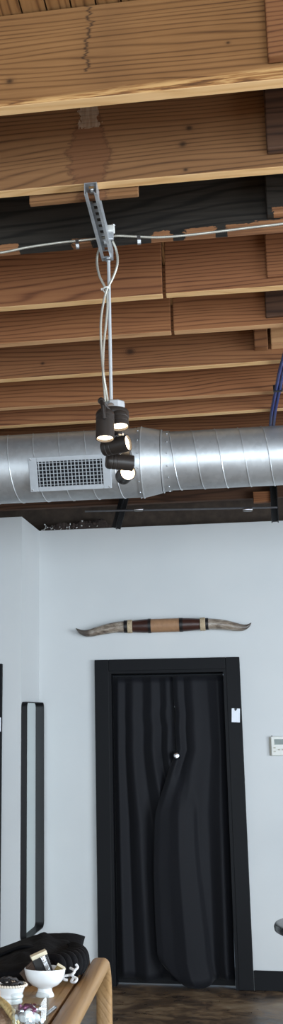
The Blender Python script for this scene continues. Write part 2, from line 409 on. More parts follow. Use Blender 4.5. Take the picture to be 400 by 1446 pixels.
# second black door at the far left
d2 = bpy.data.objects.new('door_2', None); COL.objects.link(d2); d2.location = (-2.0, 7.21, 0); d2['kind'] = 'structure'
bm = BM(); box(bm, -1.644, -1.5545, 7.178, 7.2125, 0, 2.037); box(bm, -2.53, -2.44, 7.178, 7.2225, 0, 2.037); box(bm, -2.44, -1.644, 7.178, 7.2175, 1.945, 2.037)
loc(bm, d2); obj('casing', bm, 'blackpaint', d2, bevel=.003)
bm = BM(); box(bm, -2.44, -1.644, 7.195, 7.22, .005, 1.945); loc(bm, d2); obj('door_slab', bm, 'blackpaint', d2)
bm = BM(); lathe(bm, [(0, 0), (.028, 0), (.028, .006), (.012, .012), (.011, .045), (.026, .06), (.025, .075), (0, .086)], 24, axis_mat(Vector((-2.36, 7.195, .96)), (0, -1, 0)))
loc(bm, d2); obj('door_handle', bm, 'chrome', d2, smooth=True)
# ------------------------------------------------------------------ joists
def joist(label, Y, m, em, x0=-4.15, x1=4.15, t=.044, d=.303, tilt=0.0, zoff=0.0, lowmat=None):
    r = obj_joist = None
    bm = BM(); n = 40
    # the face is one board, its underside a second material, floor bounce painted into the pale ones
    xs = [x0 + (x1 - x0) * i / n for i in range(n + 1)]
    rows = []
    for x in xs:
        w = .0035 * mnoise.noise(Vector((x * 1.3, Y * 5, 0))); c = .004 * mnoise.noise(Vector((x * 1.7, Y * 9, 3)))
        rows.append([bm.verts.new(p) for p in ((x, -t + w, c), (x, w, c), (x, w, d), (x, -t + w, d))])
    for a, b in zip(rows[:-1], rows[1:]):
        for k in range(4):
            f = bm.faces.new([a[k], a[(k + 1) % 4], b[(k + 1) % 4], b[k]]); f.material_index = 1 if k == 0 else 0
    bm.faces.new(rows[0]); bm.faces.new(rows[-1])
    o = obj('ceiling_joist', bm, [m, em], None, (0, Y, ZJ + zoff), (0, 0, tilt), bevel=.003)
    return tag(o, label, 'joist', 'ceiling joists')
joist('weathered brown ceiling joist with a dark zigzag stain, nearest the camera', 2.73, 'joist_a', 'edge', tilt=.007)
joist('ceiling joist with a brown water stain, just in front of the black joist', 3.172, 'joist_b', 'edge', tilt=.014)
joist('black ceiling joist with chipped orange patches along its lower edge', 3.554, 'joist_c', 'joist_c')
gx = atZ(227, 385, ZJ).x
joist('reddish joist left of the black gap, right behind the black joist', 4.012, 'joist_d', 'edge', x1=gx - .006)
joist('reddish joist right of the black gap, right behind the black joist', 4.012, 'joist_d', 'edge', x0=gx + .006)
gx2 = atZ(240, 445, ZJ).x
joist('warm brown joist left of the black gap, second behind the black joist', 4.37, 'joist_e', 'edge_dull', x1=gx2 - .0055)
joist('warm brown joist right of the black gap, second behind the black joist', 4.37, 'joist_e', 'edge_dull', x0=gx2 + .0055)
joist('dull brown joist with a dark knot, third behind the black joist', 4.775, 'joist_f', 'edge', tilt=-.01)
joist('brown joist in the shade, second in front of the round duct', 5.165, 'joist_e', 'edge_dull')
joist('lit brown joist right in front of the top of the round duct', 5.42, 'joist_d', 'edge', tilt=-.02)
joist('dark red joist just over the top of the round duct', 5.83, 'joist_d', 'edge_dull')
joist('dark joist behind the round duct, nearer of the two seen under it', 6.72, 'cleat', 'cleat')  # darker wood on this and the next joist stands for the duct's shade
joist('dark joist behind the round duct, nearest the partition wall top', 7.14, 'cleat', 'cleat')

# cleats nailed to the joists along one line at the right
def cleat(label, x, Y, w, z0, z1, m, name='cleat', t=.035, tilt=0):
    bm = BM(); box(bm, 0, w, -t, 0, 0, z1 - z0)
    return tag(obj(name, bm, m, None, (x, Y, z0), (0, tilt, 0), bevel=.004), label, 'wood block', 'wood blocks nailed to the joists')
cleat('brown wood block on the right of the nearest joist', .147, 2.684, .30, ZJ + .045, ZJ + .30, 'joist_f')
cleat('dark wood block with orange bottom on the right of the second joist', .152, 3.124, .30, ZJ + .04, ZJ + .30, 'cleat')
cleat('black wood block on the right of the black joist', .158, 3.508, .30, ZJ + .03, ZJ + .30, 'joist_c')
cleat('reddish wood block on the joist right behind the black joist', .166, 3.966, .32, ZJ + .03, ZJ + .30, 'joist_d', t=.02)
cleat('brown wood block on the joist second behind the black joist', .168, 4.324, .32, ZJ + .025, ZJ + .30, 'cleat', t=.02)
cleat('upright wood block between third and second joists behind the black one', .125, 4.727, .06, ZJ + .05, ZJ + .30, 'joist_f', t=.05)
cleat('pale wood block beside the blue cables', .198, 4.735, .20, ZJ + .055, ZJ + .30, 'edge_dull', t=.06)
# scrap boards tucked beside joists
a = atZ(40, 284, ZJ - .02); b = atZ(195, 270, ZJ - .02)
bm = BM(); box(bm, a.x, b.x, 0, .022, 0, .12); tag(obj('scrap_board', bm, 'joist_b', None, (0, 3.177, ZJ - .022), bevel=.003), 'short reddish board showing under the second joist, left of the strut channel', 'board')
a = atY(334, 140, 3.1)
bm = BM(); box(bm, 0, .10, -.03, 0, 0, .018); tag(obj('wood_strip', bm, 'joist_f', None, (.075, 3.10, ZJ + .262), bevel=.002), 'thin brown strip at the top right of the water stained joist', 'board')

# ------------------------------------------------------------------ spiral duct
YD, ZD = 5.50, EYE + 1.692
RL, RR = .181, .152
duct = thing('spiral_duct', 'round galvanised spiral duct running under the joists above the white wall', 'duct', (-.2, YD, ZD))
def cyl_x(bm, x0, x1, r0, r1, seg=64, caps=False):
    A = [bm.verts.new((x0, r0 * math.cos(2 * PI * k / seg), r0 * math.sin(2 * PI * k / seg))) for k in range(seg)]
    B = [bm.verts.new((x1, r1 * math.cos(2 * PI * k / seg), r1 * math.sin(2 * PI * k / seg))) for k in range(seg)]
    for k in range(seg): bm.faces.new([A[k], A[(k + 1) % seg], B[(k + 1) % seg], B[k]])
    if caps: bm.faces.new(A); bm.faces.new(B)
def helix(bm, x0, x1, r, pitch, rr, ph=0, hand=1):
    n = int((x1 - x0) / pitch * 40); pts = []
    for i in range(n + 1):
        x = x0 + (x1 - x0) * i / n; a = hand * 2 * PI * (x - x0) / pitch + ph
        pts.append((x, r * math.cos(a), r * math.sin(a)))
    tube(bm, pts, rr, 5)
xc0 = atY(196, 655, YD - .16).x + .2; xc1 = atY(236, 650, YD - .15).x + .2
bm = BM(); cyl_x(bm, -4, xc0, RL, RL); o = obj('large_section', bm, 'duct', duct, smooth=True)
bm = BM(); helix(bm, -2.2, xc0 - .01, RL, .135, .0032, .6, 1); obj('seam', bm, 'duct', o, smooth=True)
bm = BM(); cyl_x(bm, xc1, 4.2, RR, RR); o = obj('small_section', bm, 'duct', duct, smooth=True)
bm = BM(); helix(bm, xc1 + .01, 1.6, RR, .118, .0032, 2.2, 1); obj('seam', bm, 'duct', o, smooth=True)
bm = BM()
cyl_x(bm, xc0 - .01, xc0 + .012, RL + .003, RL + .003, caps=False); cyl_x(bm, xc0 + .012, xc1 - .035, RL + .003, RR + .012); cyl_x(bm, xc1 - .035, xc1 + .012, RR + .006, RR + .004)
tube(bm, [(xc0 + .01, (RL + .003) * math.cos(2 * PI * k / 48), (RL + .003) * math.sin(2 * PI * k / 48)) for k in range(49)], .004, 5)
tube(bm, [(xc1 - .03, (RR + .010) * math.cos(2 * PI * k / 48), (RR + .010) * math.sin(2 * PI * k / 48)) for k in range(49)], .004, 5)
o = obj('reducer', bm, 'duct', duct, smooth=True)
for xx in (xc0 - .004, xc1):
    r_ = RL + .004 if xx < xc1 - .05 else RR + .006
    for k in range(10):
        an = PI * .75 + k * .13 * PI
        bm = BM(); lathe(bm, [(0, .004), (.003, .0035), (.0045, .001), (.0045, 0)], 8, axis_mat(Vector((xx, r_ * math.cos(an), r_ * math.sin(an))), (0, math.cos(an), math.sin(an))))
        obj('screw', bm, 'zinc', o, smooth=True)
# supply register on the duct
RA = math.radians(27); RO = RL + .014
xr = atY(98.5, 666, YD - RL).x
reg = thing('air_register', 'grey louvred supply register set in the side of the round duct', 'vent', (xr, YD - RO * math.cos(RA), ZD - RO * math.sin(RA)), (RA, 0, 0))
W, H = .420, .178
iw, ih = .336, .130
bm = BM(); tt = .004; tb = .016
box(bm, -W / 2, -iw / 2, -tt, .0, -H / 2, H / 2); box(bm, iw / 2, W / 2, -tt, .0, -H / 2, H / 2)
box(bm, -iw / 2, iw / 2, -tt, .0, ih / 2, H / 2); box(bm, -iw / 2, iw / 2, -tt, .0, -H / 2, -ih / 2)
obj('register_frame', bm, 'gridpaint', reg, bevel=.003)
bm = BM(); box(bm, -W / 2 + .004, W / 2 - .004, .0, .05, -H / 2 + .012, -H / 2 + .015); box(bm, -W / 2 + .004, W / 2 - .004, .0, .07, H / 2 - .015, H / 2 - .012)
box(bm, -W / 2 + .004, -W / 2 + .008, 0, .06, -H / 2 + .012, H / 2 - .012); box(bm, W / 2 - .008, W / 2 - .004, 0, .06, -H / 2 + .012, H / 2 - .012)
obj('saddle', bm, 'zinc', reg)
bm = BM(); box(bm, -iw / 2, iw / 2, .0115, .013, -ih / 2, ih / 2); obj('damper', bm, 'dark', reg)
for k in range(18):
    x = -iw / 2 + (k + .5) * iw / 18
    bm = BM(); box(bm, x - .0019, x + .0019, -tt + .001, .004, -ih / 2, ih / 2); obj('vertical_blade', bm, 'gridpaint', reg)
for k in range(7):
    z = -ih / 2 + (k + .5) * ih / 7
    bm = BM(); box(bm, -iw / 2, iw / 2,     .0045, .0110, z - .0016, z + .0016); obj('horizontal_blade', bm, 'gridpaint', reg)
for sx in (-1, 1):
    for sz in (-1, 1):
        bm = BM(); lathe(bm, [(0, .003), (.004, .002), (.005, 0)], 10, axis_mat(Vector((sx * (W / 2 - .012), -tt, sz * (H / 2 - .009))), (0, -1, 0))); obj('screw', bm, 'steel', reg, smooth=True)

# conduit, brace and post behind the duct
Yp = 6.98
a = atY(120, 722, Yp); b = atY(392, 716.5, Yp)
cd = thing('conduit', 'thin grey conduit pipe running behind the duct above the wall', 'pipe', a)
bm = BM(); tube(bm, [Vector((0, 0, 0)), Vector((b.x - a.x, 0, b.z - a.z))], .0065, 10); obj('pipe', bm, 'plainpipe', cd, smooth=True)
for px in (196, 350):
    q = atY(px, 719.5, Yp) - a
    bm = BM(); tube(bm, [q + Vector((-.03, 0, 0)), q + Vector((-.02, 0, 0)), q + Vector((.02, 0, 0)), q + Vector((.03, 0, 0))], [.010, .013, .013, .010], 12); obj('coupling', bm, 'steel', cd, smooth=True)
Yb = 7.05
a = atY(164, 746, Yb); b = atY(176.5, 700, Yb)
bm = BM(); mm = axis_mat(a, b - a); L = (b - a).length
for (x0, x1, y0, y1) in ((-.03, .03, -.004, .004), (-.004, .004, -.03, .03)): box(bm, x0, x1, y0, y1, 0, L + .03, mat=mm)
tag(obj('steel_brace', bm, 'blackmetal'), 'dark slanting steel brace between the duct and the wall top', 'brace')
a = atY(384, 737, 7.055); b = atY(394, 737, 7.055)
bm = BM(); w = b.x - a.x; h = ZJ + .12 - a.z
box(bm, 0, w, -.004, .004, 0, h); box(bm, 0, .006, -.03, .03, 0, h); box(bm, w - .006, w, -.03, .03, 0, h)
tag(obj('steel_hanger', bm, 'blackmetal', None, (a.x, 7.055, a.z)), 'black upright steel hanger above the right end of the wall', 'hanger')
a = atY(358, 705, 7.08)
bm = BM(); box(bm, 0, .115, -.04, 0, 0, .07); tag(obj('wood_offcut', bm, 'joist_d', None, (a.x, 7.08, a.z - .03), bevel=.003), 'small brown wood block under the joist behind the duct, right side', 'wood block')
# loose insulation lying along the top of the wall
bm = BM(); ins = bmesh.ops.create_grid(bm, x_segments=160, y_segments=14, size=.5)
a = atY(58, 745, YW + .02).x; b = atY(168, 741, YW + .02).x
for v in bm.verts:
    u = v.co.x + .5; w = v.co.y + .5
    x = a + (b - a) * u; y = YW + .012 + .11 * w
    env = min(1, 6 * u, 5 * (1 - u)) * min(1, 7 * w, 7 * (1 - w))
    z = ZT + env * (.034 + .045 * (mnoise.noise(Vector((x * 9, y * 9, 1))) + .5) + .02 * mnoise.noise(Vector((x * 60, y * 60, 4))))
    v.co = (x, y, z)
ins = tag(obj('loose_insulation', bm, 'rockwool', None), 'dark loose insulation heaped on top of the white wall at the left', 'insulation', kind='stuff')
bm = BM()
for i in range(90):
    x = random.choice([random.uniform(a + .02, a + .30), random.uniform(a + .02, a + .22), random.uniform(a, b)]); y = YW + random.uniform(.012, .05); z = ZT + random.uniform(.0, .028)
    if i % 9 == 0: z += .035
    r = random.uniform(.002, .006)
    s = bmesh.ops.create_icosphere(bm, subdivisions=1, radius=r, matrix=Matrix.Translation((x, y, z + r * .5)))
    for v in s['verts']: v.co += Vector((random.uniform(-1, 1), random.uniform(-1, 1), random.uniform(-1, 1))) * r * .5
tag(obj('fibre_tufts', bm, 'tuft', None), 'white fibre tufts scattered on the dark insulation above the wall', 'insulation', kind='stuff')

# ------------------------------------------------------------------ strut channel, cables and the pendant track light
CX = -.402
y0, y1 = 3.118, 3.575
st = thing('strut_channel', 'galvanised slotted strut channel fixed across the joists above the lights', 'strut channel', (CX, y0, ZJ - .001))
bm = BM(); w = .0205; hh = .041; L = y1 - y0; wt = .0025
pitch = .041; n = int(L / pitch)
# web with slots: long side strips and bridges between the slots
box(bm, -w, -.009, 0, L, -wt, 0); box(bm, .009, w, 0, L, -wt, 0)
yy = 0
for k in range(n + 1):
    box(bm, -.009, .009, yy, min(L, yy + .018), -wt, 0); yy += pitch
for s in (-1, 1):
    xa, xb = sorted((s * w, s * (w - wt))); box(bm, xa, xb, 0, L, -hh, -wt)
    xa, xb = sorted((s * (w - wt), s * (w - .0095))); box(bm, xa, xb, 0, L, -hh, -hh + wt)
    xa, xb = sorted((s * (w - .0095), s * (w - .0095 + wt))); box(bm, xa, xb, 0, L, -hh + wt, -hh + .008)
obj('channel', bm, 'zinc', st)
for yy in (.045, L - .06):
    bm = BM(); lathe(bm, [(0, .008), (.009, .008), (.009, 0), (.014, 0), (.014, -.002)], 6, axis_mat(Vector((0, yy, -wt - .001)), (0, 0, -1))); obj('bolt', bm, 'steel', st)
bm = BM(); box(bm, -.011, .011, L - .032, L - .008, -hh - .004, -hh + .002); lathe(bm, [(0, .012), (.010, .012), (.010, 0)], 6, axis_mat(Vector((.005, L - .02, -hh - .001)), (0, 0, -1))); obj('rod_nut', bm, 'steel', st)
# cable connector at the channel's right side
p = atY(155.5, 324, 3.44)
cn = thing('cable_connector', 'small pale cable connector clipped to the right side of the strut channel', 'connector', p)
bm = BM(); box(bm, -.016, .016, -.012, .012, -.012, .012); obj('body', bm, 'plastic', cn, bevel=.003)
bm = BM(); box(bm, -.006, .012, -.006, .006, -.04, -.010); obj('clamp', bm, 'zinc', cn, bevel=.002)
bm = BM(); tube(bm, [Vector((0, 0, .0)), Vector((.014, -.004, .016))], .007, 10); obj('collar', bm, 'steel', cn, smooth=True)
def flex(name, label, cpts, r=.0050, cat='cable', group=None, step=.0036):
    pts = resample(spline(cpts, 24), step); bm = BM()
    tube(bm, pts, [r * (1.0 if i % 2 else .74) for i in range(len(pts))], 10)
    o = obj(name, bm, 'flex', None, smooth=True, angle=80); return tag(o, label, cat, group)
YC = 3.500
run = [(-60, 362), (-1, 357), (40, 349), (85, 342.5), (110, 340), (128, 338), (150, 335), (165, 333), (190, 334), (225, 335), (265, 332), (320, 325.5), (360, 320.5), (402, 315.5), (460, 306)]
flex('metal_conduit', 'ribbed flexible metal cable clipped along the face of the black joist', [atY(x, y, YC) for x, y in run])
YL = 3.52
lA = [(147, 341, 3.53), (140, 352, 3.54), (137, 368, 3.54), (140, 388, 3.53), (149.5, 409, 3.53), (152, 428, 3.53), (150, 455, 3.53), (146.5, 490, 3.53), (145.5, 525, 3.53), (147.5, 550, 3.53), (149, 569, 3.535)]
lB = [(159, 340, 3.50), (164.5, 354, 3.51), (166, 372, 3.51), (160, 391, 3.515), (151, 409, 3.515), (146, 428, 3.515), (142.5, 455, 3.515), (143, 490, 3.52), (146, 525, 3.515), (150, 552, 3.53), (153, 569, 3.535)]
flex('metal_conduit', 'ribbed metal cable hanging to the lights, left one at the upper loop', [atY(*q) for q in lA], .0048, group='cables hanging to the lights')
flex('metal_conduit', 'ribbed metal cable hanging to the lights, right one at the upper loop', [atY(*q) for q in lB], .0048, group='cables hanging to the lights')
bm = BM(); p = atY(150.3, 409, 3.525); tube(bm, [p + Vector((.011 * math.cos(t * PI / 8), .02 * math.sin(t * PI / 8), .002 * math.cos(t * PI / 8))) for t in range(17)], .0025, 6); box(bm, p.x - .018, p.x - .01, p.y - .006, p.y - .002, p.z - .003, p.z + .004)
tag(obj('cable_tie', bm, 'plastic'), 'small pale tie holding the two hanging cables together', 'cable tie')
for (x, y), lb in (((109.5, 343), 'metal cable clip on the black joist, left of the strut channel'), ((196.5, 337), 'metal cable clip on the black joist, right of the strut channel')):
    p = atY(x, y, 3.505)
    bm = BM(); box(bm, -.006, .006, -.010, -.0088, -.009, .009); box(bm, -.006, .006, -.010, .006, -.010, -.009); box(bm, -.006, .006, -.010, .006, .008, .009); box(bm, -.006, .006, .003, .005, -.022, -.009)
    tag(obj('cable_clip', bm, 'steel', None, p), lb, 'cable clip', 'cable clips on the black joist')

# pendant track light
TX = -.383
zb = atY(166, 580, 3.545).z
lamp = thing('track_light', 'black track light with five lit spot heads hanging from a metal rod', 'light', (TX, 3.55, zb))
def LP(v): return Vector(v) - lamp.location
top = Vector((CX + .005, y1 - .02, ZJ - .05)); bot = Vector((-.395, 3.55, atY(156, 576, 3.55).z))
bm = BM(); tube(bm, [LP(top), LP(bot)], .0058, 12); obj('rod', bm, 'rodsteel', lamp, smooth=True)
bxc = atY(162.5, 577.5, 3.555)
bm = BM(); lathe(bm, [(0, -.024), (.036, -.024), (.036, .020), (.033, .024), (0, .024)], 8, Matrix.Translation(LP(bxc)) @ Matrix.Rotation(PI / 8, 4, 'Z')); jb = obj('junction_box', bm, 'zinc', lamp, bevel=.002)
bm = BM(); lathe(bm, [(0, .004), (.010, .003), (.012, 0)], 12, axis_mat(LP(bxc) + Vector((-.010, -.0335, 0)), (0, -1, 0))); obj('knockout', bm, 'steel', jb, smooth=True)
cc = atY(159.5, 586.5, 3.56)
bm = BM(); lathe(bm, [(0, .016), (.051, .016), (.055, .011), (.055, -.010), (.051, -.016), (0, -.016)], 40, Matrix.Translation(LP(cc))); obj('canopy', bm, 'fixture', lamp, smooth=True)
zt_ = cc.z - .026
bm = BM(); box(bm, -.0175, .0175, 3.545 - 3.55, 4.06 - 3.55, zt_ - .010 - zb, zt_ + .012 - zb); box(bm, -.03, .03, -.03, .05, zt_ + .008 - zb, zt_ + .016 - zb); trk = obj('track', bm, 'fixture', lamp, bevel=.002)
LIGHTS = []
def head(c, d, L=.100, R=.031, arm=True, power=6, aim=None):
    d = Vector(d).normalized(); c = Vector(c); s = c - d * L / 2
    mt = axis_mat(LP(s), d); bm = BM()
    lathe(bm, [(0, 0), (R * .80, 0), (R * .93, .004), (R, .010), (R, .018), (R * .955, .0195), (R * .955, .0225), (R, .024), (R, .034), (R * .97, .035), (R * .97, .037), (R, .038), (R, L), (R * .90, L), (R * .86, L - .010), (0, L - .010)], 36, mt)
    h = obj('spotlight_head', bm, 'fixture', lamp, smooth=True, angle=35)
    bm = BM(); lathe(bm, [(0, L - .0060), (R * .60, L - .0066), (R * .87, L - .0085)], 32, mt); obj('lens', bm, 'lens', h, smooth=True)
    if arm:
        t = Vector((TX, c.y, zt_)); s2 = s + d * .03
        bm = BM(); mid = Vector((TX, c.y, c.z + R + .014)) if aim is None else Vector(aim)
        lathe(bm, [(0, 0), (.018, 0), (.018, .016), (0, .016)], 20, Matrix.Translation(LP((TX, c.y, zt_ - .026))))
        tube(bm, [LP(t - Vector((0, 0, .02))), LP(mid), LP(s2 + Vector((0, 0, R * .6)))], .007, 10); obj('arm', bm, 'fixture', h, smooth=True)
    LIGHTS.append((s + d * (L + .006), d, power)); return h
# A nearest: hangs straight down with its arm in front
zA = 1.18 + EYE
cA_ = atY(148.5, 600.5, 3.42); head(cA_, (0.0, -.10, -1), .098, .0305, arm=False)
hA = [o for o in bpy.data.objects if o.name.startswith('spotlight_head')][-1]
bm = BM(); pa = atY(143, 566, 3.40); pb = atY(146, 574, 3.37); pc = atY(147.5, 591, 3.372)
tube(bm, [LP(pa), LP(pb), LP(pc)], [.008, .0075, .006], 10); s = bmesh.ops.create_uvsphere(bm, u_segments=12, v_segments=8, radius=.0115, matrix=Matrix.Translation(LP(pa)))
tube(bm, [LP(pa), LP(Vector((TX, 3.50, zt_ + .004)))], .006, 8); obj('arm', bm, 'fixture', hA, smooth=True)
cB = atY(168.5, 593.5, 3.50); head(cB, (.06, -.16, -1), .052, .0315, arm=False)
head(atY(163.5, 629.5, 3.62), (.93, -.32, .07), .098, .0290)
head(atY(169, 652.5, 3.78), (.93, .30, -.06), .098, .0285)
head(atY(177, 670.5, 3.97), (.34, -.92, -.06), .085, .0305)

# blue network cables at the right
for k, (dx, lb) in enumerate(((0, 'left blue cable strapped to the joists at the right edge'), (.017, 'right blue cable strapped to the joists at the right edge'))):
    pts = [Vector((.36 + dx, 4.0, ZJ - .012)), Vector((.275 + dx, 4.4, ZJ - .014)), Vector((.240 + dx, 4.75, ZJ - .018)), Vector((.225 + dx, 5.05, ZJ - .02)), Vector((.215 + dx, 5.30, ZJ - .016)), Vector((.212 + dx, 5.5, ZJ - .006)), Vector((.210 + dx, 5.8, ZJ - .012))]
    bm = BM(); tube(bm, spline(pts, 12), .008, 10); tag(obj('data_cable', bm, 'blue', None, smooth=True), lb, 'cable', 'blue cables')
bm = BM(); box(bm, .212, .256, 5.04, 5.052, ZJ - .032, ZJ + .002); tag(obj('cable_strap', bm, 'blackmetal', bevel=.002), 'small black strap around the two blue cables', 'strap')

# ------------------------------------------------------------------ horns on the wall
hc = atY(233, 883, YW - .05)
horn = thing('mounted_horns', 'pair of mounted cattle horns with leather wrapping hung above the door', 'horns', hc)
def hp(x, y): 
    p = atY(x, y, YW - .05); return Vector((p.x - hc.x, 0, p.z - hc.z))
def seg(name, m, x0, x1, r0, r1, n=10, bulge=0.0):
    bm = BM(); pts = []; rs = []
    for i in range(n + 1):
        t = i / n; x = x0 + (x1 - x0) * t; y = 884.8 - (x - 180) * .0330
        pts.append(hp(x, y)); rs.append(r0 + (r1 - r0) * t + bulge * math.sin(PI * t))
    tube(bm, pts, rs, 24); return obj(name, bm, m, horn, smooth=True)
seg('tan_leather_wrap', 'leather_tan', 213, 254, .046, .046)
seg('black_band', 'hornband', 209.5, 213.5, .050, .050); seg('black_band', 'hornband', 253.5, 258.5, .048, .048)
seg('dark_leather_wrap', 'leather_dark', 186.5, 210, .039, .048, bulge=.001); seg('dark_leather_wrap', 'leather_dark', 258, 283.5, .046, .037, bulge=.001)
for xa, xb, rr in ((180.5, 187, .041), (283, 290, .041)):
    bm = BM()
    for k in range(4):
        x = xa + (xb - xa) * (k + .5) / 4; c = hp(x, 884.8 - (x - 180) * .033)
        tube(bm, [c + Vector((0, rr * math.cos(2 * PI * q / 24), rr * math.sin(2 * PI * q / 24))) for q in range(25)], .0055, 6, False)
    obj('cord_wrap', bm, 'rope', horn, smooth=True)
seg('black_band', 'hornband', 175.5, 180.5, .043, .043); seg('black_band', 'hornband', 289.5, 294.5, .041, .041)
def hornpiece(pts, rs):
    bm = BM(); P = spline([hp(x, y) for x, y in pts], 8); n = len(pts) - 1; R = []
    for i in range(len(P)):
        u = i / (len(P) - 1) * n; k = min(int(u), n - 1); R.append(rs[k] + (rs[k + 1] - rs[k]) * (u - k))
    tube(bm, P, R, 20); obj('horn', bm, 'horn', horn, smooth=True)
hornpiece([(178, 884.9), (165, 885.8), (152, 888), (140, 890.8), (130, 893.3), (122, 894.2), (115, 892.6), (110.5, 889.8), (107.3, 887.2)], [.040, .037, .034, .031, .0275, .023, .016, .009, .002])
hornpiece([(292, 881.2), (302, 881.2), (314, 882), (325, 883.6), (334, 885.4), (342, 886.2), (348, 885), (352, 882.6), (355, 879.5)], [.038, .036, .034, .031, .028, .023, .016, .009, .002])
bm = BM(); box(bm, -.03, .03, .03, .05, -.02, .02); obj('hanger', bm, 'hornband', horn)

# ------------------------------------------------------------------ mirror in a deep black frame on the return wall
mr = thing('wall_mirror', 'tall narrow mirror in a thin black round cornered frame on the return wall', 'mirror', (-1.408, 7.41, 1.0))
ang = math.atan2(-1.386 + 1.430, YW - 7.20)    # the return wall is slightly skewed
c_nt = (7.205, EYE + .618); c_nb = (7.205, EYE - .862); c_ft = (7.61, EYE + .645); c_fb = (7.61, EYE - .815)
def rrect(off, r, n=6):
    (a, b), (c, d), (e, f), (g, h) = c_nt, c_ft, c_fb, c_nb
    cs = [Vector((a + off, b - off)), Vector((c - off, d - off)), Vector((e - off, f + off)), Vector((g + off, h + off))]
    out = []
    for i in range(4):
        p, q, s = cs[i - 1], cs[i], cs[(i + 1) % 4]; u = (p - q).normalized(); v = (s - q).normalized()
        for k in range(n + 1):
            t = k / n * PI / 2; out.append(q + u * r * (1 - math.sin(t)) + v * r * (1 - math.cos(t)))
    return out
def xw(y): return -1.430 + (y - 7.20) * math.tan(ang)
def ring_pts(off, r, dx): return [Vector((xw(p.x) + dx, p.x, p.y)) - mr.location for p in rrect(off, r)]
bm = BM(); dep = .040; loops = [ring_pts(0, .035, .002), ring_pts(0, .035, dep), ring_pts(.005, .031, dep), ring_pts(.005, .031, .002)]
V = [[bm.verts.new(p) for p in lp] for lp in loops]; nn = len(V[0])
for j in range(4):
    A, B = V[j], V[(j + 1) % 4]
    for k in range(nn): bm.faces.new([A[k], A[(k + 1) % nn], B[(k + 1) % nn], B[k]])
obj('frame', bm, 'blackmetal', mr, smooth=True, angle=30)
bm = BM(); A = [bm.verts.new(p) for p in ring_pts(.005, .031, .010)]; B = [bm.verts.new(p) for p in ring_pts(.005, .031, .004)]
bm.faces.new(A); bm.faces.new(B[::-1])
for k in range(nn): bm.faces.new([A[k], A[(k + 1) % nn], B[(k + 1) % nn], B[k]])
obj('glass', bm, 'mirror', mr)

# ------------------------------------------------------------------ curtains in the doorway
def curtain(label, rows, yfun, nx=90, nz=40):
    # rows: (z, xl, xr) from top to hem
    bm = BM(); G = []
    zs = [rows[0][0] + (rows[-1][0] - rows[0][0]) * j / nz for j in range(nz + 1)]
    for z in zs:
        for (a, b) in zip(rows[:-1], rows[1:]):
            if a[0] >= z >= b[0] - 1e-6:
                t = (a[0] - z) / (a[0] - b[0]); xl = a[1] + (b[1] - a[1]) * t; xr = a[2] + (b[2] - a[2]) * t; break
        G.append([bm.verts.new((xl + (xr - xl) * i / nx, 0, z)) for i in range(nx + 1)])
    for j in range(nz + 1):
        for i in range(nx + 1):
            v = G[j][i]; dx, y, dz = yfun(i / nx, j / nz, v.co); v.co.y = y; v.co.x += dx; v.co.z += dz
    for j in range(nz):
        for i in range(nx): bm.faces.new([G[j][i], G[j][i + 1], G[j + 1][i + 1], G[j + 1][i]])
    o = obj('curtain', bm, 'curtain', None, smooth=True, angle=180)
    s = o.modifiers.new('thickness', 'SOLIDIFY'); s.thickness = .003
    return tag(o, label, 'curtain', 'black curtains in the doorway')
zc = DZ - .035
def pleat(p):
    # soft triangle wave: flat faces meeting in rounded creases
    return math.asin(.93 * math.sin(p)) / 1.1946
def yl(u, v, p):
    k = .40 + .60 * min(1, v * 1.6)
    ph = 2 * PI * (4.4 * u + .25 * math.sin(u * 5 + 1) + .12 * math.sin(v * 2.4 + u * 3)) + .5
    return 0, YW + .056 + k * (.024 * pleat(ph) + .006 * math.sin(u * 17 + v * 1.5)), .012 * math.sin(u * 2 * PI * 2.1) * v
def sst(a, b, x):
    t = max(0, min(1, (x - a) / (b - a))); return t * t * (3 - 2 * t)
def yr(u, v, p):
    k = .40 + .60 * min(1, v * 1.6)
    ub = .03 + .53 * sst(.26, .46, v) + .12 * sst(.46, 1, v)
    ramp_ = sst(.26, .5, v)
    fl = 1 - sst(ub - .05, ub + .03, u)
    q = u / max(.05, ub); c = .58
    tri = q / c if q < c else max(0, (1 - q) / (1 - c))
    front = fl * ramp_ * (.030 + .040 * tri ** 1.15)
    ph = 2 * PI * (3.0 * u + .2 * math.sin(u * 6) + .10 * math.sin(v * 2.2 + u * 4)) + 2.2
    lift = .045 * (1 - fl) + fl * .16 * max(0, abs(q - .60) - .12) ** 2 * 3
    wr = .003 * mnoise.noise(Vector((u * 6, v * 16, 2))) * fl * ramp_
    return 0, YW + .030 + k * (.024 * pleat(ph) + .005 * math.sin(u * 15 + v * 2)) * (1 - .85 * fl * ramp_) - front + wr, lift * v ** 12
K = kp.x
def X(px, y): return atY(px, y, YW + .02).x
curtain('black curtain at the left of the doorway, hanging behind the other', [(zc, DX0 + .02, K - .004), (EYE + .62, DX0 + .02, K - .006), (EYE + .55, DX0 + .02, K - .018), (EYE + .48, DX0 + .02, K - .002), (EYE + .32, DX0 + .02, K - .014), (EYE + .20, DX0 + .02, K + .0), (1.0, DX0 + .02, K + .08), (.035, DX0 + .02, K + .10)], yl)
curtain('black curtain at the right of the doorway with its edge in front', [(zc, K - .010, DX1 - .02), (EYE + .66, K - .008, DX1 - .02), (EYE + .60, K - .002, DX1 - .02), (EYE + .55, K + .004, DX1 - .02), (EYE + .48, K - .004, DX1 - .02), (EYE + .32, K + .002, DX1 - .02), (EYE + .2, K - .05, DX1 - .02), (EYE - .1, K - .155, DX1 - .02), (EYE - .45, K - .172, DX1 - .02), (.4, K - .170, DX1 - .02), (.14, K - .160, DX1 - .02), (.06, K - .13, DX1 - .02), (.006, K - .085, DX1 - .02)], yr)
